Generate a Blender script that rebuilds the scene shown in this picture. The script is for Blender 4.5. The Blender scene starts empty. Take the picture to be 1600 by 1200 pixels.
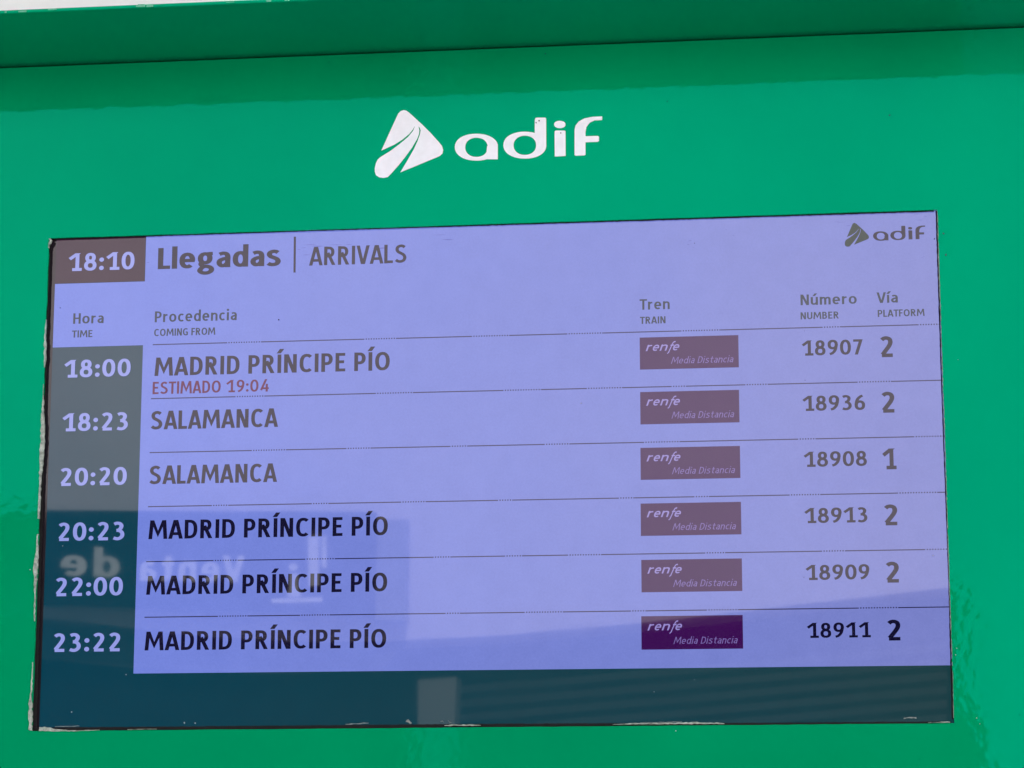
import bpy, bmesh, math, random
from mathutils import Vector, Matrix
from mathutils.geometry import delaunay_2d_cdt
random.seed(7)
C = bpy.context.scene
COL = C.collection

# ------------------------------------------------------------------ camera
ZC = 2.10                                   # height of the middle of the screen
CAM = Vector((0.37094, -2.77011, ZC - 0.45848))
RX = Vector((0.9924223, 0.1228727, 0.0004689))          # right
RU = Vector((0.0235038, -0.1935792, 0.9808031))         # up
RB = Vector((0.1206046, -0.9733599, -0.1950003))        # back
cam_d = bpy.data.cameras.new('camera'); cam = bpy.data.objects.new('camera', cam_d); COL.objects.link(cam)
M = Matrix((RX, RU, RB)).transposed().to_4x4(); M.translation = CAM
cam.matrix_world = M
cam_d.sensor_width = 36; cam_d.lens = 90; cam_d.clip_start = 0.05; cam_d.clip_end = 3000
C.camera = cam

# ------------------------------------------------------------------ light
EXPO = 1.45
SUN_EL, SUN_AZ = math.radians(52), math.radians(-14)
w = bpy.data.worlds.new("World"); C.world = w; w.use_nodes = True
nt = w.node_tree; nt.nodes.clear()
sky = nt.nodes.new('ShaderNodeTexSky'); sky.sky_type = 'NISHITA'; sky.sun_disc = False
sky.sun_elevation = SUN_EL; sky.sun_rotation = math.radians(14)
sky.air_density = 1.0; sky.dust_density = 4.0; sky.ozone_density = 0.6
hs = nt.nodes.new('ShaderNodeHueSaturation'); hs.inputs['Saturation'].default_value = 0.45
bg = nt.nodes.new('ShaderNodeBackground'); bg.inputs[1].default_value = 0.10
wo = nt.nodes.new('ShaderNodeOutputWorld')
nt.links.new(sky.outputs[0], hs.inputs['Color']); nt.links.new(hs.outputs[0], bg.inputs[0]); nt.links.new(bg.outputs[0], wo.inputs[0])
sun_d = bpy.data.lights.new('sun', 'SUN'); sun_d.energy = 3.6; sun_d.angle = math.radians(0.5); sun_d.color = (1, 0.96, 0.9)
sun = bpy.data.objects.new('sun', sun_d); COL.objects.link(sun)
sun.rotation_euler = (-(math.pi / 2 - SUN_EL), 0, SUN_AZ); sun.location = (0, 6, 9)
vs = C.view_settings; vs.view_transform = 'Standard'; vs.look = 'None'; vs.exposure = EXPO; vs.gamma = 1; vs.use_curve_mapping = False
C.cycles.max_bounces = 8; C.cycles.use_denoising = True
EM = 1 / 2 ** EXPO                          # the screen's own light is given as it reads in the picture

# ------------------------------------------------------------------ pixel helpers (photo is 1600 x 1200)
def ray(u, v): return RX * ((u - 800) / 4000) - RU * ((v - 600) / 4000) - RB
def at(u, v, y=0.0):                        # where a photo pixel lands on the plane y
    d = ray(u, v); return CAM + d * ((y - CAM.y) / d.y)
def mirrored(u, v, D):                      # what a pixel of the glass reflects, D metres in front of it
    p = at(u, v, 0); c = Vector((CAM.x, -CAM.y, CAM.z)); d = p - c
    return c + d * ((-D - c.y) / d.y)

# ------------------------------------------------------------------ materials
def new_mat(name):
    m = bpy.data.materials.new(name); m.use_nodes = True
    return m, m.node_tree, m.node_tree.nodes['Principled BSDF']
def node(t, kind, **kw):
    n = t.nodes.new(kind)
    for k, v in kw.items():
        if hasattr(n, k): setattr(n, k, v)
        else: n.inputs[k].default_value = v
    return n
def noise(t, scale, detail=3, rough=0.5, coord=None):
    n = node(t, 'ShaderNodeTexNoise'); n.inputs['Scale'].default_value = scale
    n.inputs['Detail'].default_value = detail; n.inputs['Roughness'].default_value = rough
    tc = t.nodes.get('TC') or node(t, 'ShaderNodeTexCoord'); tc.name = 'TC'
    t.links.new((coord or tc.outputs['Object']), n.inputs['Vector']); return n
def ramp(t, src, stops):
    r = node(t, 'ShaderNodeValToRGB'); e = r.color_ramp.elements
    while len(e) < len(stops): e.new(0.5)
    for i, (p, c) in enumerate(stops): e[i].position = p; e[i].color = (*c, 1)
    t.links.new(src, r.inputs[0]); return r
def bump(t, b, pairs):
    prev = None
    for src, strength, dist in pairs:
        n = node(t, 'ShaderNodeBump'); n.inputs['Strength'].default_value = strength; n.inputs['Distance'].default_value = dist
        t.links.new(src, n.inputs['Height'])
        if prev: t.links.new(prev.outputs[0], n.inputs['Normal'])
        prev = n
    t.links.new(prev.outputs[0], b.inputs['Normal'])

def green_paint(name, base, peel=1.0):
    m, t, b = new_mat(name)
    n1 = noise(t, 3.5, 4); 
    c = ramp(t, n1.outputs[0], [(0.3, tuple(x * 0.92 for x in base)), (0.7, tuple(x * 1.05 for x in base))])
    # sparse dirt specks and small chips in the paint
    v = node(t, 'ShaderNodeTexVoronoi'); v.inputs['Scale'].default_value = 24
    t.links.new(t.nodes['TC'].outputs['Object'], v.inputs['Vector'])
    r = ramp(t, v.outputs['Distance'], [(0.0, (1, 1, 1)), (0.035, (0, 0, 0))])
    n4 = noise(t, 5, 2); r4 = ramp(t, n4.outputs[0], [(0.56, (0, 0, 0)), (0.60, (1, 1, 1))])
    mu = node(t, 'ShaderNodeMath', operation='MULTIPLY'); t.links.new(r.outputs[0], mu.inputs[0]); t.links.new(r4.outputs[0], mu.inputs[1])
    mx = node(t, 'ShaderNodeMix', data_type='RGBA'); t.links.new(mu.outputs[0], mx.inputs[0])
    t.links.new(c.outputs[0], mx.inputs[6]); mx.inputs[7].default_value = (0.012, 0.10, 0.06, 1)
    t.links.new(mx.outputs[2], b.inputs['Base Color'])
    b.inputs['Roughness'].default_value = 0.02
    b.inputs['IOR'].default_value = 1.42
    b.inputs['Specular Tint'].default_value = (0.0, 1.0, 0.9, 1)
    peel_n = noise(t, 120, 1, 0.4); wave = noise(t, 22, 2)
    bump(t, b, [(peel_n.outputs[0], 1.0, 0.00006 * peel), (wave.outputs[0], 1.0, 0.00012 * peel)])
    return m

def plain(name, col, rough=0.6, var=0.12, scale=60, bumpd=0.0005, spec=0.5):
    m, t, b = new_mat(name)
    n = noise(t, scale, 5, 0.6)
    c = ramp(t, n.outputs[0], [(0.3, tuple(max(0, x * (1 - var)) for x in col)), (0.7, tuple(x * (1 + var) for x in col))])
    t.links.new(c.outputs[0], b.inputs['Base Color']); b.inputs['Roughness'].default_value = rough
    b.inputs['Specular IOR Level'].default_value = spec
    bump(t, b, [(n.outputs[0], 0.6, bumpd)])
    return m

def lcd(name, em, em2=None, rough=0.024, var=0.04, grad=None):
    """glossy screen surface giving off its own light; em is what it shows with nothing reflected in it"""
    m, t, b = new_mat(name)
    b.inputs['Base Color'].default_value = (0.004, 0.004, 0.005, 1)
    b.inputs['IOR'].default_value = 1.52
    b.inputs['Roughness'].default_value = rough
    n = noise(t, 2.6, 3, 0.5); a = em; z = em2 or tuple(x * (1 + var) for x in em)
    if grad:                                  # backlight bluer towards one side: x in metres across the screen
        sx = node(t, 'ShaderNodeSeparateXYZ'); t.links.new(t.nodes['TC'].outputs['Object'], sx.inputs[0])
        ad = node(t, 'ShaderNodeMath', operation='MULTIPLY_ADD'); ad.inputs[1].default_value = .55; t.links.new(n.outputs[0], ad.inputs[0])
        mr = node(t, 'ShaderNodeMath', operation='MULTIPLY_ADD'); mr.inputs[1].default_value = .9; mr.inputs[2].default_value = .22
        t.links.new(sx.outputs[0], mr.inputs[0]); t.links.new(mr.outputs[0], ad.inputs[2])
        c = ramp(t, ad.outputs[0], [(0.05, a), (0.95, z)])
    else: c = ramp(t, n.outputs[0], [(0.32, a), (0.68, z)])
    mo = noise(t, 38, 4, 0.7)
    # fine grain of the panel and faint smears on the glass
    g = noise(t, 420, 2, 0.7); av = node(t, 'ShaderNodeMath', operation='ADD'); t.links.new(g.outputs[0], av.inputs[0]); t.links.new(mo.outputs[0], av.inputs[1])
    hv = node(t, 'ShaderNodeMath', operation='MULTIPLY'); hv.inputs[1].default_value = .5; t.links.new(av.outputs[0], hv.inputs[0])
    gr = ramp(t, hv.outputs[0], [(0.28, (0.85, 0.86, 0.88)), (0.72, (1.03, 1.03, 1.02))])
    mm = node(t, 'ShaderNodeMix', data_type='RGBA', blend_type='MULTIPLY'); mm.inputs[0].default_value = 1
    t.links.new(c.outputs[0], mm.inputs[6]); t.links.new(gr.outputs[0], mm.inputs[7])
    t.links.new(mm.outputs[2], b.inputs['Emission Color']); b.inputs['Emission Strength'].default_value = EM
    sm = noise(t, 9, 6, 0.7); rr = ramp(t, sm.outputs[0], [(0.45, (rough * 0.8,) * 3), (0.75, (rough * 1.5,) * 3)])
    t.links.new(rr.outputs[0], b.inputs['Roughness'])
    wv = noise(t, 7, 1); bump(t, b, [(wv.outputs[0], 1.0, 0.00004)])
    return m

GREEN = green_paint('green_enamel', (0.0, 0.280, 0.110))
GREEN_HOOD = green_paint('green_enamel_hood', (0.0, 0.27, 0.118), 0.7)
VINYL = plain('white_vinyl', (0.80, 0.84, 0.92), 0.45, 0.04, 120, 0.00005)
BLACK = plain('black_rubber_and_shade', (0.008, 0.008, 0.009), 0.6, 0.2, spec=0.15)  # rubber; also colours the filler standing in for shade under the hood
BEZEL = lcd('bezel_glass', (0.010, 0.007, 0.010), rough=0.07)
SEAL = plain('weathered_sealant', (0.31, 0.37, 0.32), 0.65, 0.5, 160, 0.0012)
GRIME = plain('dried_grime', (0.17, 0.20, 0.19), 0.7, 0.4, 300, 0.0006)
SPECK = plain('dust_speck', (0.30, 0.32, 0.34), 0.7)
CHIP_GLINT = plain('chip_and_glint', (0.22, 0.42, 0.34), 0.6)  # chipped paint, also used for a small painted highlight
DSPECK = plain('dark_speck', (0.03, 0.03, 0.06), 0.7)
WORN = plain('worn_green_edge', (0.10, 0.42, 0.26), 0.4, 0.35, 220, 0.0004)
LILAC = lcd('screen_lilac', (0.175, 0.240, 0.755), (0.198, 0.228, 0.60), grad=True)
DARKCOL = lcd('screen_dark_teal', (0.0, 0.048, 0.082), (0.008, 0.046, 0.056), grad=True)
PURPLE = lcd('screen_clock_cell', (0.028, 0.006, 0.026))
BADGE = lcd('screen_badge_purple', (0.042, 0.002, 0.082))
INK = lcd('screen_ink', (0.002, 0.001, 0.022))
INK2 = lcd('screen_ink_teal', (0.012, 0.030, 0.052))
OLIVE = lcd('screen_emblem', (0.010, 0.034, 0.026))
REDINK = lcd('screen_red_ink', (0.115, 0.002, 0.050))
PALE = lcd('screen_pale_digits', (0.30, 0.34, 0.80))
PALE2 = lcd('screen_badge_lettering', (0.30, 0.25, 0.62))
PALE3 = lcd('screen_badge_fine_lettering', (0.20, 0.14, 0.42))
LINE = lcd('screen_rule', (0.012, 0.010, 0.060))
PLASTER = plain('white_plaster', (0.88, 0.87, 0.85), 0.85, 0.04, 14, 0.004, 0.2)
FACADE = plain('sunlit_render', (0.75, 0.68, 0.73), 0.85, 0.09, 0.9, 0.003, 0.2)
GLAZE = plain('dark_glazing', (0.004, 0.007, 0.010), 0.15, 0.2, 1.5, 0.0002)
SLAT = plain('grey_slat', (0.04, 0.043, 0.048), 0.7)
SIGNM = plain('dark_blue_sign', (0.003, 0.006, 0.014), 0.6, 0.1, 4, 0.0001, 0.2)
SIGNW = plain('white_sign_lettering', (0.85, 0.85, 0.87), 0.6, 0.05, 20, 0.0001)
PILLAR = plain('grey_pillar', (0.26, 0.25, 0.25), 0.7, 0.06, 6, 0.002)
PAVING = plain('paving', (0.30, 0.29, 0.27), 0.85, 0.15, 4, 0.004)

# ------------------------------------------------------------------ object helpers
def finish(name, bm, m, parent=None, smooth=False):
    me = bpy.data.meshes.new(name); bm.normal_update(); bm.to_mesh(me); bm.free()
    me.materials.append(m)
    if smooth:
        for p in me.polygons: p.use_smooth = True
    o = bpy.data.objects.new(name, me); COL.objects.link(o)
    if parent:
        o.parent = parent
        o.matrix_parent_inverse = Matrix.Translation(-parent_loc(parent))
    return o
def parent_loc(p):
    v = Vector(p.location); q = p.parent
    return v
def tag(o, label=None, cat=None, group=None, kind=None):
    for k, v in (('label', label), ('category', cat), ('group', group), ('kind', kind)):
        if v: o[k] = v
    return o
def add_box(bm, a, b, bev=0):
    a, b = Vector(a), Vector(b)
    r = bmesh.ops.create_cube(bm, size=1)
    for v in r['verts']: v.co = Vector([(a[i] + b[i]) / 2 + v.co[i] * (b[i] - a[i]) for i in range(3)])
    if bev:
        es = {e for v in r['verts'] for e in v.link_edges}
        bmesh.ops.bevel(bm, geom=list(es), offset=bev, segments=3, affect='EDGES', profile=0.5)
def extrude_poly(bm, pts, thick):
    """flat polygon (world points on a plane y = const, front face) given thickness away from +y/-y"""
    f0 = [bm.verts.new(p) for p in pts]; f1 = [bm.verts.new(p + Vector((0, thick, 0))) for p in pts]
    bm.faces.new(f0); bm.faces.new(list(reversed(f1)))
    n = len(pts)
    for i in range(n): bm.faces.new((f0[i], f1[i], f1[(i + 1) % n], f0[(i + 1) % n]))
    bmesh.ops.recalc_face_normals(bm, faces=bm.faces)

# union of 2-D polygons -> triangles (no overlapping faces)
def fill2d(polys, thick=0.0):
    vs, fs = [], []
    allp = [q for p in polys for q in p]; cx = min(q[0] for q in allp); cy = min(q[1] for q in allp)
    K = 10 / max(max(q[0] for q in allp) - cx, max(q[1] for q in allp) - cy, 1e-6)
    for p in polys:
        if sum(p[i - 1][0] * p[i][1] - p[i][0] * p[i - 1][1] for i in range(len(p))) < 0: p = p[::-1]
        k = len(vs); vs += [Vector(((x - cx) * K, (y - cy) * K)) for x, y in p]; fs.append(list(range(k, k + len(p))))
    V, E_, F, ov, oe, of = delaunay_2d_cdt(vs, [], fs, 0, 1e-6)
    return [Vector((v.x / K + cx, v.y / K + cy)) for v in V], [f for f, o in zip(F, of) if o]
def flat(name, polys, m, parent, y, thick=0.0, flip=1):
    """polys in plane coordinates (X, Z world) -> a sheet facing -y (flip=1) or +y (flip=-1)"""
    V, F = fill2d(polys)
    bm = bmesh.new(); b = [bm.verts.new((v.x, y, v.y)) for v in V]
    for f in F:
        try: bm.faces.new([b[i] for i in f])
        except ValueError: pass
    for v in list(bm.verts):
        if not v.link_faces: bm.verts.remove(v)
    for f in bm.faces:
        f.normal_update()
        if f.normal.y * flip > 0: f.normal_flip()
    if thick:
        r = bmesh.ops.extrude_face_region(bm, geom=list(bm.faces))
        for v in r['geom']:
            if isinstance(v, bmesh.types.BMVert): v.co.y -= thick * flip
        bmesh.ops.recalc_face_normals(bm, faces=bm.faces)
    return finish(name, bm, m, parent)
def px_poly(pts, y=0.0):
    r = []
    for u, v in pts:
        p = at(u, v, y); r.append((p.x, p.z))
    return r

# ------------------------------------------------------------------ lettering: strokes swept with a flat pen
def arc(cx, cy, rx, ry, a0, a1, n=14, e=2.25):
    r = []
    for i in range(n + 1):
        a = math.radians(a0 + (a1 - a0) * i / n); c, s = math.cos(a), math.sin(a)
        r.append((cx + rx * math.copysign(abs(c) ** (2 / e), c), cy + ry * math.copysign(abs(s) ** (2 / e), s)))
    return r
def oval(cx, cy, rx, ry): return ['o'] + arc(cx, cy, rx, ry, 0, 360, 24)[:-1]
def cr(*p, n=5):
    q = [p[0]] + list(p) + [p[-1]]; r = []
    for i in range(1, len(q) - 2):
        a, b, c, d = q[i - 1:i + 3]
        for k in range(n):
            t = k / n
            r.append(tuple(0.5 * (2 * b[j] + (c[j] - a[j]) * t + (2 * a[j] - 5 * b[j] + 4 * c[j] - d[j]) * t * t + (3 * b[j] - a[j] - 3 * c[j] + d[j]) * t ** 3) for j in (0, 1)))
    return r + [p[-1]]
def cl(y0, y1, *p): return [('c', y0, y1)] + list(p)        # stroke whose ends are cut level at y0 / y1
X = 0.74
S_ = cr((.50, .84), (.41, .905), (.29, .92), (.16, .86), (.115, .74), (.17, .61), (.32, .52), (.46, .42), (.51, .27), (.44, .13), (.29, .08), (.16, .10), (.06, .17))
GL = {
 'A': [cl(0, 1, (.08, 0), (.325, 1)), cl(0, 1, (.365, 1), (.61, 0)), [(.18, .27), (.51, .27)]],
 'B': [[(.1, 0), (.1, 1)], [(.1, .92), (.26, .92)] + arc(.26, .73, .17, .19, 90, -90, 8) + [(.1, .54)], [(.26, .54)] + arc(.27, .31, .2, .23, 90, -90, 8) + [(.1, .08)]],
 'C': [arc(.36, .5, .26, .42, 48, 312, 18, 2.4)],
 'D': [[(.1, 0), (.1, 1)], [(.1, .92), (.24, .92)] + arc(.24, .5, .30, .42, 90, -90, 14, 2.4) + [(.1, .08)]],
 'E': [[(.1, 0), (.1, 1)], [(.1, .92), (.48, .92)], [(.1, .52), (.43, .52)], [(.1, .08), (.49, .08)]],
 'F': [[(.1, 0), (.1, 1)], [(.1, .92), (.46, .92)], [(.1, .50), (.42, .50)]],
 'G': [arc(.37, .5, .27, .42, 50, 300, 18, 2.4) + [(.52, .12), (.56, .14)], [(.55, .06), (.55, .50)], [(.36, .47), (.55, .47)]],
 'H': [[(.1, 0), (.1, 1)], [(.52, 0), (.52, 1)], [(.1, .52), (.52, .52)]],
 'I': [[(.1, 0), (.1, 1)]],
 'Í': [[(.1, 0), (.1, 1)], cl(1.06, 1.3, (.06, 1.06), (.22, 1.3))],
 'L': [[(.1, 0), (.1, 1)], [(.1, .08), (.46, .08)]],
 'M': [cl(0, 1, (.07, 0), (.14, 1)), cl(0, 1, (.81, 0), (.74, 1)), cl(0, 1, (.155, 1), (.44, .27), (.725, 1))],
 'N': [[(.1, 0), (.1, 1)], [(.54, 0), (.54, 1)], cl(0, 1, (.13, 1), (.51, 0))],
 'O': [oval(.36, .5, .265, .42)],
 'P': [[(.1, 0), (.1, 1)], [(.1, .92), (.27, .92)] + arc(.27, .68, .20, .24, 90, -90, 10) + [(.1, .44)]],
 'R': [[(.1, 0), (.1, 1)], [(.1, .92), (.27, .92)] + arc(.27, .70, .19, .22, 90, -90, 10) + [(.1, .48)], cl(0, 1, (.29, .48), (.51, 0))],
 'S': [S_],
 'T': [[(.29, 0), (.29, .92)], [(.0, .92), (.58, .92)]],
 'U': [[(.1, 1), (.1, .36)] + arc(.315, .36, .215, .28, 180, 360, 12) + [(.53, 1)]],
 'V': [cl(0, 1, (.08, 1), (.31, 0)), cl(0, 1, (.35, 0), (.58, 1))],
 '0': [oval(.33, .5, .235, .42)],
 '1': [[(.36, .08), (.36, 1.0)], cl(.6, 1, (.36, .98), (.12, .80)), [(.10, .08), (.60, .08)]],
 '2': [cr((.10, .83), (.19, .90), (.31, .92), (.44, .86), (.48, .72), (.43, .56), (.29, .35), (.12, .12)), [(.09, .08), (.57, .08)]],
 '3': [cr((.10, .87), (.22, .92), (.37, .90), (.46, .79), (.42, .64), (.32, .55), (.22, .53)), cr((.22, .53), (.37, .51), (.49, .41), (.51, .25), (.42, .12), (.26, .07), (.08, .12))],
 '4': [cl(0, 1, (.38, 1), (.08, .30)), [(.06, .27), (.60, .27)], [(.44, 0), (.44, .62)]],
 '6': [cr((.50, .93), (.36, .87), (.20, .70), (.13, .48), (.11, .30)), oval(.33, .31, .215, .24)],
 '7': [[(.06, .92), (.54, .92)], cl(0, .99, (.52, .95), (.23, 0))],
 '8': [oval(.33, .73, .175, .19), oval(.33, .29, .225, .215)],
 '9': [cr((.14, .07), (.30, .13), (.45, .30), (.52, .52), (.54, .70)), oval(.33, .69, .215, .24)],
 ':': ['.', (.1, .13), (.1, .60)],
 'a': [cr((.11, .62), (.24, .665), (.37, .63), (.42, .50), (.42, .30)), [(.42, .34), (.42, 0)], cr((.42, .41), (.27, .40), (.13, .32), (.11, .18), (.20, .08), (.33, .11), (.42, .22))],
 'c': [arc(.30, .37, .2, .295, 52, 308, 14)],
 'd': [oval(.29, .37, .19, .295), [(.48, 0), (.48, 1.06)]],
 'e': [[(.12, .37), (.49, .37)] + arc(.30, .37, .195, .295, 4, 312, 18)],
 'f': [cr((.42, .98), (.31, .99), (.22, .92), (.2, .76)) + [(.2, 0)], [(.05, .66), (.40, .66)]],
 'g': [oval(.27, .45, .175, .21), [(.36, .66), (.55, .67)], cr((.17, .28), (.12, .18), (.2, .08), (.38, .06), (.50, -.02), (.50, -.15), (.36, -.24), (.18, -.23), (.08, -.13), (.14, -.01), (.22, .06))],
 'i': [[(.1, 0), (.1, X)], ['.', (.1, .96)]],
 'í': [[(.1, 0), (.1, X)], cl(.84, 1.08, (.07, .84), (.23, 1.08))],
 'l': [[(.1, 0), (.1, 1.06)]],
 'm': [[(.1, 0), (.1, X)], cr((.1, .52), (.19, .63), (.30, .66), (.39, .60), (.41, .46)) + [(.41, 0)], cr((.41, .52), (.50, .63), (.61, .66), (.70, .60), (.72, .46)) + [(.72, 0)]],
 'n': [[(.1, 0), (.1, X)], cr((.1, .52), (.20, .63), (.32, .66), (.43, .60), (.46, .46)) + [(.46, 0)]],
 'o': [oval(.31, .37, .205, .295)],
 'r': [[(.1, 0), (.1, X)], cr((.1, .50), (.19, .62), (.36, .66))],
 's': [[(x * .82, y * X) for x, y in S_]],
 't': [[(.2, .94), (.2, .24)] + cr((.2, .22), (.25, .10), (.40, .08)), [(.03, .66), (.40, .66)]],
 'u': [[(.1, X), (.1, .28)] + cr((.1, .26), (.14, .12), (.26, .08), (.38, .13), (.46, .25)), [(.46, 0), (.46, X)]],
 'ú': [[(.1, X), (.1, .28)] + cr((.1, .26), (.14, .12), (.26, .08), (.38, .13), (.46, .25)), [(.46, 0), (.46, X)], cl(.84, 1.08, (.24, .84), (.40, 1.08))],
}
def clip(poly, y0, y1):
    for s, lim in ((1, y0), (-1, -y1)):
        out = []
        for i in range(len(poly)):
            a, b = poly[i - 1], poly[i]; da, db = s * a[1] - lim, s * b[1] - lim
            if (da >= 0) != (db >= 0):
                t = da / (da - db); out.append((a[0] + (b[0] - a[0]) * t, a[1] + (b[1] - a[1]) * t))
            if db >= 0: out.append(b)
        poly = out
        if not poly: return []
    return poly
def sweep(st, wx, wy):
    closed, lim = False, None
    if st[0] == '.':
        r = max(wx, wy) * .62
        c = [(r * math.cos(k * math.pi / 8 + .1), r * math.sin(k * math.pi / 8 + .1)) for k in range(16)]
        return [[(x, y), (x + c[k - 1][0], y + c[k - 1][1]), (x + c[k][0], y + c[k][1])] for x, y in st[1:] for k in range(16)]
    if st[0] == 'o': closed, st = True, st[1:]
    elif isinstance(st[0], tuple) and st[0][0] == 'c': lim, st = st[0][1:], st[1:]
    p = [st[0]]
    for q in st[1:]:
        if math.hypot(q[0] - p[-1][0], q[1] - p[-1][1]) > 1e-4: p.append(q)
    if lim:                                                   # run the ends on, then cut them level
        def ext(a, b):
            l = math.hypot(a[0] - b[0], a[1] - b[1]); return (a[0] + (a[0] - b[0]) / l * .2, a[1] + (a[1] - b[1]) / l * .2)
        p = [ext(p[0], p[1])] + p[1:-1] + [ext(p[-1], p[-2])] if len(p) > 2 else [ext(p[0], p[1]), ext(p[1], p[0])]
    n = len(p); L, R = [], []
    def dirn(a, b):
        l = math.hypot(b[0] - a[0], b[1] - a[1]); return ((b[0] - a[0]) / l, (b[1] - a[1]) / l)
    for i in range(n):
        d0 = dirn(p[i - 1], p[i]) if (i or closed) else None
        d1 = dirn(p[i], p[(i + 1) % n]) if (i < n - 1 or closed) else None
        d0, d1 = d0 or d1, d1 or d0
        n0, n1 = (-d0[1], d0[0]), (-d1[1], d1[0])
        mx, my = n0[0] + n1[0], n0[1] + n1[1]; l = math.hypot(mx, my) or 1; mx, my = mx / l, my / l
        k = 1 / max(.45, mx * n0[0] + my * n0[1])
        ox, oy = mx * k * wx / 2, my * k * wy / 2
        L.append((p[i][0] + ox, p[i][1] + oy)); R.append((p[i][0] - ox, p[i][1] - oy))
    out = []
    for i in range(n if closed else n - 1):
        j = (i + 1) % n; q = [L[i], L[j], R[j], R[i]]
        if lim: q = clip(q, *lim)
        for k in range(1, len(q) - 1):
            t3 = [q[0], q[k], q[k + 1]]
            ar = (t3[1][0] - t3[0][0]) * (t3[2][1] - t3[0][1]) - (t3[2][0] - t3[0][0]) * (t3[1][1] - t3[0][1])
            if abs(ar) > 1e-5: out.append(t3)
    return out
def layout(s, wx=.2, wy=.165, gap=.13, shear=0.0, tab=False, only=None):
    x, out = 0.0, []
    for n_, ch in enumerate(s):
        if ch == ' ': x += .30; continue
        g = GL[ch]; g = [g] if g[0] == '.' else g
        ps = [q for st in g for q in sweep(st, wx, wy)]
        body = [a for q in ps for a, b in q if b < (.82 if ch in 'íú' else 1.03)]
        x0 = min(body); x1 = max(body)
        adv = x1 - x0
        off = x - x0
        if tab and ch.isdigit():
            adv = .66; off = x + (adv - (x1 - x0)) / 2 - x0
        out += [[(a + off + b * shear, b) for a, b in q] for q in ps]
        nx = s[n_ + 1] if n_ + 1 < len(s) else ' '
        fk = lambda c: .1 if c in 'AVT' else .55 if c in 'MLF' else 1
        k = gap * (fk(ch) + fk(nx)) / 2
        x += adv + k
    x0 = min(a for q in out for a, _ in q); x1 = max(a for q in out for a, _ in q)
    return out, x0, x1
def lettering(name, s, ul, vl, ur, vr, h, m, parent, y=-0.0006, label=None, **kw):
    """text whose baseline runs between two photo pixels, h = cap height in photo pixels"""
    a, b = at(ul, vl), at(ur, vr); z = (a.z + b.z) / 2
    top = at((ul + ur) / 2, (vl + vr) / 2 - h); H = top.z - z
    ps, x0, x1 = layout(s, **kw); k = (b.x - a.x) / (x1 - x0)
    o = flat(name, [[(a.x + (px - x0) * k, z + py * H) for px, py in q] for q in ps], m, parent, y)
    if label: o['label'] = label
    return o

# ------------------------------------------------------------------ setting: ground and white wall
bm = bmesh.new(); bmesh.ops.create_grid(bm, x_segments=8, y_segments=8, size=400)
tag(finish('ground', bm, PAVING), kind='structure')
bm = bmesh.new(); add_box(bm, (-5, .255, 0), (5, .50, 3.6), .01)
tag(finish('wall', bm, PLASTER), 'white rough plastered wall behind the green cabinet', 'wall')

# ------------------------------------------------------------------ the display cabinet
root = bpy.data.objects.new('information_display', None); COL.objects.link(root); root.location = (0, 0, 0)
tag(root, 'green enamelled station cabinet with a hood and a lilac train arrivals screen', 'information display')
YF = -0.006                                  # front face of the green sheet; the screen lies at y = 0
HOODZ = ZC + 0.4884
W2 = 0.80
o_tl, o_tr, o_br, o_bl = [at(u, v, YF) for u, v in ((76.5, 372.3), (1464.5, 327.5), (1491, 1130), (49.5, 1142.5))]
def edge(a, b, n, amp, seed):
    rnd = random.Random(seed); r = []
    for i in range(n):
        t = i / n; d = 0 if i == 0 else rnd.uniform(-amp, amp)
        r.append((a.x + (b.x - a.x) * t + d, a.z + (b.z - a.z) * t + d * .6))
    return r
hole = edge(o_tl, o_bl, 60, .0005, 1) + edge(o_bl, o_br, 80, .00035, 2) + edge(o_br, o_tr, 60, .0003, 3) + edge(o_tr, o_tl, 80, .00025, 4)
outer = [(-W2, HOODZ - .0030), (-W2, .04), (W2, .04), (W2, HOODZ - .0030)]
def ring_sheet(name, outer, hole, y0, y1, m, parent, cham=.0008):
    vs = [Vector(p) for p in outer + hole]; no = len(outer); nh = len(hole)
    ed = [(i, (i + 1) % no) for i in range(no)] + [(no + i, no + (i + 1) % nh) for i in range(nh)]
    V, E_, F, ov, oe, of = delaunay_2d_cdt(vs, ed, [], 0, 1e-6)
    hx0 = min(p[0] for p in hole); hx1 = max(p[0] for p in hole)
    def inside(x, y):
        c = False
        for i in range(nh):
            (x1, y1_), (x2, y2_) = hole[i - 1], hole[i]
            if (y1_ > y) != (y2_ > y) and x < (x2 - x1) * (y - y1_) / (y2_ - y1_) + x1: c = not c
        return c
    bm = bmesh.new(); b = [bm.verts.new((v.x, y0, v.y)) for v in V]
    for f in F:
        cx = sum(V[i].x for i in f) / len(f); cy = sum(V[i].y for i in f) / len(f)
        if not inside(cx, cy): bm.faces.new([b[i] for i in f])
    for f in bm.faces:
        f.normal_update()
        if f.normal.y > 0: f.normal_flip()
    r = bmesh.ops.extrude_face_region(bm, geom=list(bm.faces))
    for v in r['geom']:
        if isinstance(v, bmesh.types.BMVert): v.co.y = y1
    bmesh.ops.recalc_face_normals(bm, faces=bm.faces)
    return finish(name, bm, m, parent)
ring_sheet('front_panel', outer, hole, YF, -.0012, GREEN, root)
bm = bmesh.new(); add_box(bm, (-W2, .012, .04), (W2, .25, HOODZ - .004), .004)
add_box(bm, (-W2, -.0012, .04), (-W2 + .03, .012, HOODZ - .004)); add_box(bm, (W2 - .03, -.0012, .04), (W2, .012, HOODZ - .004))
finish('cabinet_body', bm, GREEN, root)
bm = bmesh.new(); add_box(bm, (-W2 - .02, -.181, HOODZ), (W2 + .02, .25, HOODZ + .004), .0012)
hood = finish('hood', bm, GREEN_HOOD, root)
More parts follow.
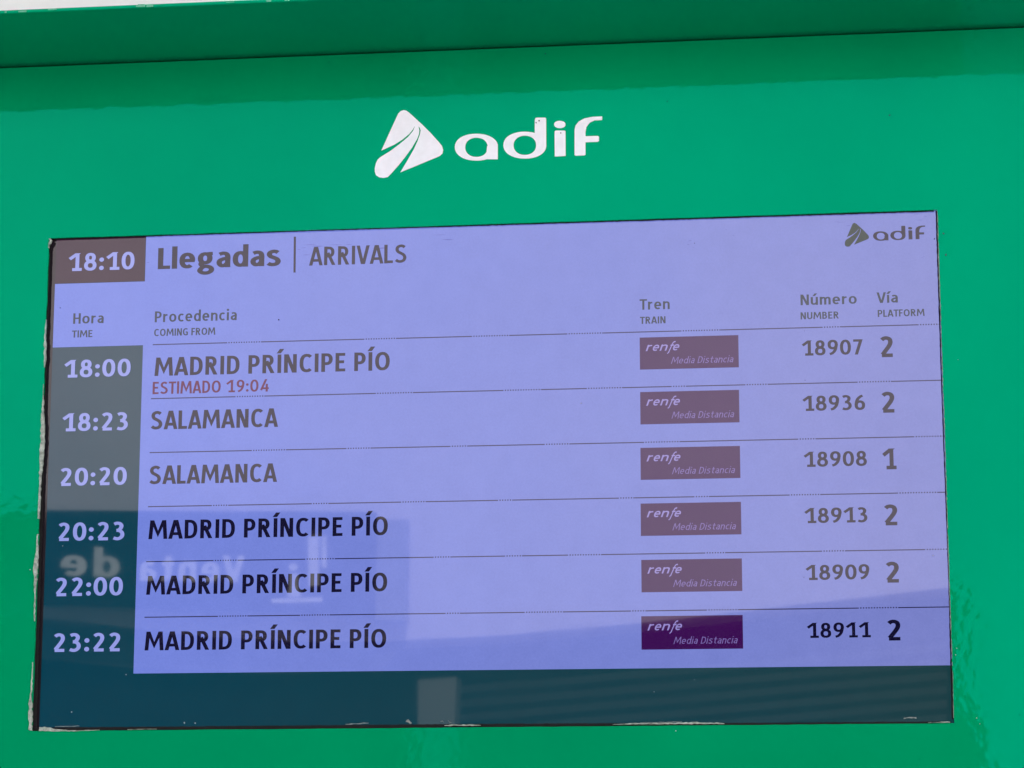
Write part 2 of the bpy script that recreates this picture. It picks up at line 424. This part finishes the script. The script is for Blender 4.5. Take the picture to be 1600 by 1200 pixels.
# worn bright edge of the hood's lip
rnd = random.Random(5)
for k in range(22):
    x = rnd.uniform(-.60, .1); l = rnd.uniform(.002, .012); hgt = rnd.uniform(.0001, .0003)
    bm = bmesh.new(); add_box(bm, (x, -.1812 - hgt, HOODZ + rnd.uniform(.0005, .002)), (x + l, -.1805, HOODZ + rnd.uniform(.0025, .0042)))
    finish('worn_edge', bm, WORN, hood)
bm = bmesh.new(); add_box(bm, (-W2 + .03, -.0005, HOODZ - .012), (W2 - .03, .010, HOODZ - .001))  # black filler puts the shade line under the hood into colour
finish('shade_filler', bm, BLACK, root)
for x in (-W2 + .03, W2 - .15):
    bm = bmesh.new(); add_box(bm, (x, .01, 0), (x + .12, .24, .039), .003); finish('foot_rail', bm, BLACK, root)

# --- screen
a_tl, a_tr, a_br, a_bl = (88.6, 368), (1467, 322), (1493, 1134), (61, 1146)
bz = [px_poly([(60, 355), (1480, 310), (1505, 1150), (30, 1160)])]
flat('bezel', bz, BEZEL, root, .0012)
screen = flat('screen', [px_poly([a_tl, a_tr, a_br, a_bl])], DARKCOL, root, 0.0)
tag(screen, 'lilac lit screen listing train arrivals')
TXT = -0.0006
def rect_px(name, pts, m, y=-.0003, parent=screen, label=None):
    o = flat(name, [px_poly(pts)], m, parent, y)
    if label: o['label'] = label
    return o
# lilac page, an L-shaped area
z_hdr = (at(88, 443).z + at(227, 440.5).z) / 2; z_col = (at(86, 542.5).z + at(223, 540).z) / 2
xc = (at(229.3, 372).x + at(208, 1052).x + at(223.3, 540).x) / 3; xl = at(75, 740).x; xr = at(1468.5, 420).x + .004
xl = (at(a_tl[0], a_tl[1]).x + at(a_bl[0], a_bl[1]).x) / 2
z_bot = (at(208, 1052).z + at(1487, 1040).z) / 2; z_top = at(*a_tl).z
flat('page', [[(xl, z_hdr), (xc, z_hdr), (xc, z_col), (xl, z_col)], [(xc, z_top), (xr, z_top), (xr, z_bot), (xc, z_bot)]], LILAC, screen, -.0003)
flat('clock_cell', [[(xl, z_top), (xc - .0003, z_top), (xc - .0003, z_hdr + .0003), (xl, z_hdr + .0003)]], PURPLE, screen, -.0003)
lettering('clock_time', '18:10', 106.9, 423.3, 210, 421.5, 27.5, PALE, screen, TXT, 'pale clock digits reading 18:10', tab=True)
lettering('title', 'Llegadas', 246.7, 420, 438.7, 416, 33, INK, screen, TXT, 'bold heading Llegadas', wx=.20, wy=.16, gap=.08)
rect_px('divider', [(459.3, 370), (462.6, 370), (462, 426), (458.7, 426)], INK, TXT)
lettering('subtitle', 'ARRIVALS', 483, 415, 635, 411, 29, INK, screen, TXT, 'heading ARRIVALS', wx=.165, wy=.14)
HD = dict(wx=.16, wy=.14)
for s, e, a, b in (('Hora', 'TIME', (114.4, 506, 162, 505, 16.3), (112.5, 527.5, 144.4, 527, 11)),
                   ('Procedencia', 'COMING FROM', (242, 503, 370, 501, 17), (241, 525, 336.5, 523.5, 11.3)),
                   ('Tren', 'TRAIN', (999.5, 484.2, 1046.5, 483, 16.5), (1000, 506.2, 1040, 505.3, 11)),
                   ('Número', 'NUMBER', (1251, 476.8, 1338.7, 475, 16.5), (1251, 499, 1310.7, 498, 11)),
                   ('Vía', 'PLATFORM', (1370, 473.6, 1403, 472.8, 16.5), (1371.6, 495.5, 1444.8, 493.6, 11))):
    lettering('column_heading', s, *a, INK2, screen, TXT, f'column heading {s}', **HD)
    lettering('heading_translation', e, *b, INK2, screen, TXT, f'small heading {e}', wx=.17, wy=.15)
# rows
rows = [
 ('18:00', (100, 590.3, 204, 588, 27.5), 'MADRID PRÍNCIPE PÍO', (241.5, 587, 609, 579.3, 28.8), '18907', (1253, 556, 1348.5, 554), '2', (1376, 558.2, 1395.4), (999.5, 527.7, 1154.5, 574)),
 ('18:23', (97, 674.3, 199.7, 672, 28), 'SALAMANCA', (235.7, 671, 434.6, 667.5, 29), '18936', (1254, 643, 1352, 640), '2', (1378, 645, 1398), (1000.3, 612.8, 1155.6, 660)),
 ('20:20', (94.3, 759.5, 198, 757.6, 28), 'SALAMANCA', (233.4, 756.6, 433, 753.3, 29), '18908', (1256, 730, 1354.7, 728), '1', (1379, 733.5, 1401), (1000.7, 700, 1157, 747)),
 ('20:23', (91, 845.6, 194.2, 843.6, 28.5), 'MADRID PRÍNCIPE PÍO', (232, 843, 606, 836, 29.5), '18913', (1257, 818, 1355.5, 816), '2', (1382, 821, 1402.5), (1001, 787, 1158.6, 835)),
 ('22:00', (86.8, 932, 191.8, 930, 28.8), 'MADRID PRÍNCIPE PÍO', (228.5, 929.3, 605, 924.3, 29.5), '18909', (1259, 907, 1358.7, 905), '2', (1384.7, 910.5, 1405), (1002, 875, 1160, 923.5)),
 ('23:22', (83.7, 1019, 187.4, 1017.3, 29), 'MADRID PRÍNCIPE PÍO', (226, 1016.8, 603.5, 1011.8, 29.5), '18911', (1261, 997.4, 1360.8, 995.7), '2', (1387, 1001, 1407.4), (1002, 963, 1161.3, 1013.5)),
]
for tm, ta, name, na, num, ua, pl, pa, ba in rows:
    lettering('arrival_time', tm, *ta, PALE, screen, TXT, f'pale digits {tm} in the dark column', tab=True)
    lettering('origin_name', name, *na, INK, screen, TXT, f'bold station name {name} in the {tm} row', wx=.185, wy=.155, gap=.14)
    lettering('train_number', num, *ua, 23.8, INK, screen, TXT, f'train number {num} in the {tm} row', tab=True, wx=.19, wy=.15, gap=.10)
    lettering('platform_number', pl, pa[0], pa[1], pa[2], pa[1] - .5, 32.3, INK, screen, TXT, f'large platform digit {pl} in the {tm} row', wx=.2, wy=.17)
    p0, p1 = at(ba[0], ba[1]), at(ba[2], ba[3]); x0, x1 = p0.x, p1.x; z0, z1 = p0.z, p1.z
    z0 = at(ba[0], ba[1]).z
    bd = flat('train_badge', [[(x0, z0), (x1, z0), (x1, z1), (x0, z1)]], BADGE, root, -.0006)
    tag(bd, f'purple badge in the {tm} row')
    wd, hd = x1 - x0, z0 - z1
    # operator word: wide slanted lower-case with a descending f
    ps = []; cx = x0 + wd * .062; bl = z0 - hd * .43; k = hd * .205; kx = 1.62
    for ch in 'renfe':
        g = GL[ch] if ch != 'f' else [cr((.46, 1.02), (.34, 1.04), (.25, .95), (.2, .74)) + [(.12, -.22), (.02, -.36)], [(.06, .64), (.42, .64)]]
        q = [r for st in g for r in sweep(st, .115, .15)]
        mn = min(a for r in q for a, _ in r); mx = max(a for r in q for a, _ in r)
        sc = kx * k * (.82 if ch in 'ef' else 1)
        if ch == 'f': sc *= .8
        ps += [[(cx + (a - mn) * sc + b * k * .35, bl + b * k * 1.28) for a, b in r] for r in q]
        cx += (mx - mn) * sc + wd * (.012 if ch != 'f' else -.004)
    e0 = min(a for q in ps for a, _ in q); e1 = max(a for q in ps for a, _ in q); fx = wd * .343 / (e1 - e0)
    ps = [[(x0 + wd * .06 + (a - e0) * fx, b) for a, b in q] for q in ps]
    flat('operator_lettering', ps, PALE2, bd, -.0009)
    q, a0, a1 = layout('Media Distancia', wx=.10, wy=.10, gap=.13, shear=.22)
    kk = wd * .632 / (a1 - a0)
    flat('service_lettering', [[(x0 + wd * .315 + (a - a0) * kk, z1 + hd * .155 + b * hd * .215) for a, b in r] for r in q], PALE3, bd, -.0009)
lettering('delay_note', 'ESTIMADO 19:04', 238.5, 615.6, 420, 612.4, 19.3, REDINK, screen, TXT, 'red note ESTIMADO 19:04', wx=.165, wy=.14)
# thin rules, broken into dots where the panel's pixel rows step
rnd = random.Random(11)
for (ul, vl), (ur, vr) in (((239, 538), (1470, 507.5)), ((236, 622.3), (1473, 595)), ((234, 706), (1475, 683)), ((231.5, 792), (1478, 769)), ((228.5, 877), (1481, 859)), ((226, 964), (1484, 949))):
    a, b = at(ul, vl), at(ur, vr); z = (a.z + b.z) / 2; x = a.x; ps = []; t = .0011
    while x < xr - .002:
        l = min(rnd.uniform(.05, .13), xr - x); ps.append([(x, z - t / 2), (x + l, z - t / 2), (x + l, z + t / 2), (x, z + t / 2)]); x += l
        for k in range(rnd.randint(5, 14)):
            if x + .003 > xr: break
            x += .0015
            ps.append([(x, z - t * .5), (x + .0014, z - t * .5), (x + .0014, z + t * .7), (x, z + t * .7)]); x += .0014
        x += .0012
    flat('rule_line', ps, LINE, screen, TXT)

# --- the operator's mark: traced on the big vinyl, reused small on the screen (coordinates of an enlarged view)
def zpt(x, y, yy=YF):
    p = at(560 + x / 3.8095, 150 + y / 3.8095, yy); return (p.x, p.z)
TRI = [(137,325),(228,125),(238,104),(252,90),(270,84),(287,88),(302,99),(380,170),(430,220),(480,275),(498,298),(505,322),(501,342),(485,357),(465,366),(250,455),
       (290,388),(330,318),(354,265),(367,228),(371,205),(364,187),(350,177),(335,179),(326,197),(302,227),(262,260),(212,291)]
ROAD = [(130,365),(190,328),(245,287),(295,245),(325,209),(333,190),(338,168),(349,170),(359,186),(363,205),(361,225),(350,255),(320,307),(280,362),(240,412),(200,457),(175,483),(150,488),(125,485),(105,472),(98,452),(98,430),(104,402),(114,380)]
def ell(cx, cy, rx, ry, n=40, e=2.15): return arc(cx, cy, rx, ry, 0, 360, n, e)[:-1]
def band(o, i):                              # closed ring between two loops of equal length
    n = len(o); return [[o[k], o[(k + 1) % n], i[(k + 1) % n], i[k]] for k in range(n)]
def wordmark():
    ps = []
    oa = [(min(830, x), y) for x, y in ell(703, 305, 129, 80)]; ia = ell(703, 306, 67, 57)
    ps += band(oa, ia); ps.append([(766, 300), (810, 268), (830, 290), (830, 377), (767, 377), (760, 366)])
    od = ell(991, 293, 128, 80); idd = ell(991, 294, 67, 57); ps += band(od, idd)
    ps.append([(1050, 142), (1055, 131), (1064, 129), (1112, 129), (1118, 135), (1118, 295), (1058, 292), (1050, 240)])
    ps.append([(1168, 212), (1174, 206), (1228, 206), (1233, 210), (1234, 357), (1169, 361)])
    ps.append(ell(1199, 170, 34, 22, 24))
    ps.append([(1287, 352), (1287, 200), (1293, 176), (1312, 152), (1345, 134), (1395, 124), (1451, 122), (1451, 143), (1406, 146), (1377, 159), (1358, 184), (1352, 215), (1352, 350), (1344, 354), (1294, 356)])
    ps.append([(1345, 240), (1426, 238), (1432, 243), (1432, 268), (1424, 273), (1345, 276)])
    return ps
logo = flat('logo_emblem', [[zpt(*p) for p in TRI], [zpt(*p) for p in ROAD]], VINYL, root, YF - .0001, .0003)
flat('logo_lettering', [[zpt(*p) for p in q] for q in wordmark()], VINYL, root, YF - .0001, .0003)
for x, y, r in ((1058, 160, 4), (1076, 148, 5), (1205, 221, 4)):
    flat('logo_chip', [[zpt(x + r * math.cos(a), y + r * math.sin(a)) for a in (0, 1, 2.2, 3.1, 4.2, 5.3)]], DSPECK, root, YF - .0006)
# map the big mark onto the small one on the screen
A0, A1 = zpt(98, 488, 0), zpt(1452, 84, 0)
s0, s1 = at(1320.2, 386.5), at(1445.3, 347.5)
kx = (s1.x - s0.x) / (A1[0] - A0[0])
def small(p):
    q = zpt(*p, 0); return (s0.x + (q[0] - A0[0]) * kx, s0.z + .0006 + (q[1] - A0[1]) * kx)
flat('screen_emblem', [[small(p) for p in TRI], [small(p) for p in ROAD]], OLIVE, screen, TXT)
flat('screen_mark_lettering', [[small(p) for p in q] for q in wordmark()], INK, screen, TXT)

# --- rubber gasket, torn sealant and grime round the opening
def strip(name, pts, m, y, jit=.0004, seed=0, thick=.001, parent=root):
    """pts = (u, v, half-width in px, direction 'h'/'v')"""
    rnd = random.Random(seed); A, B = [], []
    for i in range(len(pts) - 1):
        (u0, v0, a0, b0), (u1, v1, a1, b1) = pts[i], pts[i + 1]
        n = max(2, int(math.hypot(u1 - u0, v1 - v0) / 4))
        for k in range(n):
            t = k / n; u, v = u0 + (u1 - u0) * t, v0 + (v1 - v0) * t; a = a0 + (a1 - a0) * t; b = b0 + (b1 - b0) * t
            p = at(u, v, y); d = .00072
            A.append((p, a * d + rnd.uniform(-jit, jit) * min(1, a), b * d + rnd.uniform(-jit, jit) * min(1, b)))
    vert = abs(pts[0][1] - pts[-1][1]) > abs(pts[0][0] - pts[-1][0])
    bm = bmesh.new(); L, R = [], []
    for p, a, b in A:
        off = Vector((1, 0, 0)) if vert else Vector((0, 0, -1))
        L.append(bm.verts.new(p - off * max(a, .00005))); R.append(bm.verts.new(p + off * max(b, .00005)))
    for i in range(len(A) - 1):
        bm.faces.new((L[i], L[i + 1], R[i + 1], R[i]))
    for f in bm.faces:
        f.normal_update()
        if f.normal.y > 0: f.normal_flip()
    r = bmesh.ops.extrude_face_region(bm, geom=list(bm.faces))
    for v in r['geom']:
        if isinstance(v, bmesh.types.BMVert): v.co.y -= thick * (rnd.uniform(.5, 1.1) if m is not BLACK else 1)
    bmesh.ops.recalc_face_normals(bm, faces=bm.faces)
    return finish(name, bm, m, parent)
strip('gasket', [(77.5, 374, 1, 3), (72, 545, 1, 2.5), (66, 715, 1, 4), (57, 940, 1, 6), (51, 1120, 1, 7), (50.5, 1141, 1, 8)], BLACK, -.002, .0002, 3)
strip('gasket', [(52, 1139, 2.0, 3), (400, 1136.5, 2.2, 3), (800, 1133, 2.2, 3), (1200, 1131, 1.5, 3), (1490, 1128.5, 1.2, 3)], BLACK, -.002, .00025, 4)
strip('gasket', [(76, 374, 1, 1.0), (500, 360, 1, .9), (1000, 344.5, 1, 1.0), (1463, 329.5, 1, 1.2)], BLACK, -.002, .0002, 5)
strip('gasket', [(1463, 330, 1.2, 1), (1471, 600, .6, 1), (1482, 900, .5, 1), (1489, 1128, 1.8, 1)], BLACK, -.002, .00025, 6)
sealant = [
 [(77.5, 373, 0, 2), (79, 377, 1, 3), (77, 384, .5, 1), (76, 392, 0, .4)],
 [(73, 500, .2, .5), (71, 520, .5, 1.8), (70.8, 545, 1, 2.6), (70, 565, .8, 2), (69.6, 580, .2, .6)],
 [(68.5, 600, .1, .5), (68, 622, .3, .7), (67, 640, .8, 2.2), (65.8, 665, 1, 4.5), (65, 690, 1, 5.5), (64, 712, 1.2, 5.2), (63.6, 735, 1, 3), (62.8, 760, .6, 2), (61, 790, .5, 2.6), (60, 815, .4, 1.5)],
 [(59, 835, .3, 1.5), (58, 862, 1, 3), (56.8, 880, 3, 3.5), (56.5, 892, 3.5, 3), (55.8, 905, 1.2, 3), (55.8, 918, 2, 2), (55.2, 935, .8, 1.4), (54.6, 955, .6, 1.5), (54, 975, .2, .6)],
 [(51.5, 1035, .2, .6), (50.5, 1060, .4, 1), (49, 1085, 1, 1.2), (47.8, 1100, 2, 3), (47.2, 1120, 1.6, 4), (48, 1140, 2, 3), (49, 1143.5, .5, 1.5)]]
for k, s in enumerate(sealant): strip('sealant', s, SEAL, -.0045, .0006, 20 + k, .003)
low = [
 [(62, 1140, 4, 2), (75, 1139.5, 3, 3), (92, 1141.5, 1.6, 1.6), (112, 1142, .6, 1), (135, 1141.5, .6, .5), (160, 1140.3, .3, .5)],
 [(200, 1140, .2, .4), (240, 1139.2, .4, .4), (250, 1139, .1, .3)],
 [(695, 1134, .6, .6), (712, 1133.3, 1.2, 1), (738, 1133.2, .8, 1), (756, 1133.5, .1, .4)],
 [(958, 1132.2, .1, .4), (985, 1131.3, 1.2, .6), (1030, 1131, 1, .6), (1085, 1130.4, 1.8, 1), (1120, 1130.4, 1, .8), (1136, 1131, .1, .3)],
 [(1450, 1129, .1, .5), (1475, 1128.5, .6, .6), (1489, 1128, .8, .8)]]
for k, s in enumerate(low): strip('sealant', s, SEAL, -.0045, .0004, 40 + k, .003)
strip('sealant', [(1464.6, 330, .5, .5), (1467, 410, .9, .4), (1470, 500, .5, .4), (1473, 590, .7, .4), (1477, 700, .5, .4), (1481, 840, .6, .4), (1485, 960, .7, .4), (1488.5, 1050, .3, .3), (1490, 1126, .5, .4)], GRIME, -.0045, .0004, 60, .002)
gr = [[(86, 1135.6, .5, .4), (108, 1135, .5, .6), (128, 1134, .7, .5)], [(540, 1131.5, .4, .6), (556, 1131, .8, .6), (580, 1129.5, 1, .4)], [(634, 1127, .3, 1), (638, 1127, 3, 2), (641, 1129, 1.5, 1.5), (645, 1131, .3, .3)],
      [(688, 1127, .3, .2), (692, 1127, .8, .3), (694, 1131, .2, .3)], [(700, 1126, .4, .2), (704, 1129, .9, .4), (707, 1132, .4, .3)], [(1000, 1129, .2, .3), (1040, 1128.6, .5, .4), (1070, 1127.5, .4, .3)], [(1412, 1122, .5, 1), (1424, 1121, 1, 1), (1436, 1123, 1, 1)]]
for k, s in enumerate(gr): strip('dried_grime', s, GRIME, -.001, .0005, 70 + k, .0005)
def dots(name, lst, m, y):
    for u, v, r in lst:
        ps = []
        p = at(u, v, y); n = 7; r *= .72; q = random.Random(u * 7 + v)
        ps.append([(p.x + r * .00072 * q.uniform(.6, 1.2) * math.cos(k * 6.283 / n), p.z + r * .00072 * q.uniform(.6, 1.2) * math.sin(k * 6.283 / n)) for k in range(n)])
        flat(name, ps, m, root, y, .0002)
SMEAR = lcd('screen_smear', (0.120, 0.140, 0.50), rough=.08)
rnd = random.Random(31)
for u, v, l, n in ((515, 388, 50, 5), (1080, 381, 12, 3), (470, 392, 16, 3), (236, 409, 12, 1), (600, 383, 30, 3), (1440, 341, 16, 3), (1140, 364, 10, 2), (1445, 408, 8, 2), (700, 372, 40, 3), (1320, 352, 24, 2)):
    for k in range(n):
        uu = u + rnd.uniform(-l, l) * .6; vv = v + rnd.uniform(-7, 7); ll = rnd.uniform(.2, .7) * l; h = rnd.uniform(.5, 1.1); sl = -.02 * ll + rnd.uniform(-1, 1)
        flat('smear', [px_poly([(uu - ll / 2, vv), (uu, vv + sl / 2 - h / 2), (uu + ll / 2, vv + sl), (uu + ll * .1, vv + sl / 2 + h / 2)])], SMEAR, screen, -.00045)
dots('dark_speck', [(435.5, 499.5, 1.7), (1258, 594, 1), (423, 746, .9), (1085, 380, 1), (1460, 373, 1.6), (94, 481, 1.2), (1257, 517, .8), (1256, 902, .9), (1150, 1001, .7)], DSPECK, -.0012)
dots('pale_speck', [(908, 630, 1.3), (112, 1112.5, 1.5), (98, 853, 1), (197, 1054, 1.1), (1458, 868, 1.3), (305, 1130, 1.5), (288, 1129.5, 2), (1085, 1062, .7), (1022, 1081, .7)], SPECK, -.0012)
dots('chip_and_glint', [(47, 890, 1.6), (1493, 1023, 1.4), (1495, 1013, 1.2), (1526, 1122, 1.3), (1531, 1131, 1), (1056, 1142, 1.6), (1497, 562, .8)], CHIP_GLINT, YF - .0004)  # chips, plus a pair right of the screen painting in a curved highlight
dots('paint_speck', [(514, 97, 1), (1390, 180, 2), (852, 84, 1.5), (1478, 398, 2.0), (1474, 365, 2)], DSPECK, YF - .0004)

# ------------------------------------------------------------------ what the glass and the paint mirror: the sunlit building opposite
D = 6.0
def mp(u, v, d=D): return mirrored(u, v, d)
bld = bpy.data.objects.new('station_building', None); COL.objects.link(bld); bld.location = (0, -D - .3, 0)
tag(bld, 'pale sunlit station building opposite, mirrored in the screen', 'building')
low_edge = [(-3500, 700), (-200, 935), (60, 966), (130, 972), (220, 982), (330, 994), (450, 1001), (600, 1002), (800, 992), (1000, 973), (1200, 951), (1480, 918), (1620, 900)]
pts = [mp(u, v) for u, v in low_edge]
pts = [Vector((-9, -D, pts[0].z))] + pts[1:]
R0 = mp(1500, 905).x
right = [mp(u, v) for u, v in ((1500, 915), (1498, 1000), (1500, 1060), (1506, 1096), (1528, 1112), (1545, 1150), (1551, 1200))]
pts = pts[:-1] + right + [Vector((right[-1].x + .01, -D, .01)), Vector((9, -D, .01)), Vector((9, -D, 5.2)), Vector((-9, -D, 5.2))]
bm = bmesh.new(); extrude_poly(bm, pts, -.30); finish('upper_wall', bm, FACADE, bld)
bm = bmesh.new(); add_box(bm, (-9, -D - .9, 0), (9, -D - .6, 4.5)); finish('dark_glazing', bm, GLAZE, bld)
for k in range(7):
    a, b = mp(690, 1075 + k * 22, D + .02), mp(1480, 1005 + k * 22, D + .02)
    bm = bmesh.new(); extrude_poly(bm, [a, b, b + Vector((0, 0, -.025)), a + Vector((0, 0, -.025))], -.05); finish('louvre_slat', bm, SLAT, bld)
a, b = mp(653, 1062, D - .1), mp(712, 1058, D - .1)
bm = bmesh.new(); extrude_poly(bm, [a, b, Vector((b.x, b.y, .01)), Vector((a.x, a.y, .01))], -.12); finish('pillar', bm, PILLAR, bld)
bm = bmesh.new(); extrude_poly(bm, [mp(u, v, D + .02) for u, v in ((-400, 900), (60, 955), (200, 972), (330, 985), (470, 992), (600, 994), (640, 990), (600, 1046), (420, 1052), (200, 1042), (60, 1030), (-400, 990))], -.06); finish('added_tone_band', bm, SLAT, bld)  # grey band added to lighten the zone mirrored below the fascia
bm = bmesh.new(); extrude_poly(bm, [mp(u, v, D - .06) for u, v in ((587, 812), (636, 811), (634, 968), (584, 970))], -.05); finish('added_penumbra_box', bm, PILLAR, bld)  # grey box added to give the soft penumbra mirrored beside the sign
sg = bpy.data.objects.new('direction_sign', None); COL.objects.link(sg); sg.location = mp(300, 880, D - .1)
tag(sg, 'dark blue sign reading Venta de with an information symbol, mirrored in the lower left screen', 'sign')
DS = D - .12
bm = bmesh.new(); extrude_poly(bm, [mp(u, v, DS) for u, v in ((-260, 800), (75, 797), (585, 800), (582, 958), (62, 944), (-260, 930))], -.06); finish('sign_panel', bm, SIGNM, sg)
for word, ua, ub, hp in (('Venta', (382, 911), (220, 908), 41), ('de', (187, 902), (95, 899), 43)):
    ps, x0, x1 = layout(word, wx=.20, wy=.16, gap=.16)
    P0, P1 = mp(*ua, DS), mp(*ub, DS); Hh = mp(300, 866, DS).z - mp(300, 866 + hp, DS).z
    flat('sign_word', [[(P0.x + (P1.x - P0.x) * (a - x0) / (x1 - x0), P0.z + (P1.z - P0.z) * (a - x0) / (x1 - x0) + b * Hh) for a, b in q] for q in ps], SIGNW, sg, -DS + .002, .004, flip=-1)['label'] = 'pale word ' + word
def mq(*p): return [(v.x, v.z) for v in (mp(a, b, DS) for a, b in p)]
ic = [mq((482, 839), (498, 838), (498, 915), (482, 917)), mq((503, 838), (510, 838), (510, 888), (503, 888)), mq((425, 936), (503, 933), (503, 940), (425, 942)),
      mq((453, 898), (466, 897), (466, 929), (453, 930)), mq((450, 926), (470, 925), (470, 932), (450, 933)), mq(*[(459 + 7 * math.cos(k * .5236), 887 + 6 * math.sin(k * .5236)) for k in range(12)])]
flat('information_symbol', ic, SIGNW, sg, -DS + .002, .004, flip=-1)
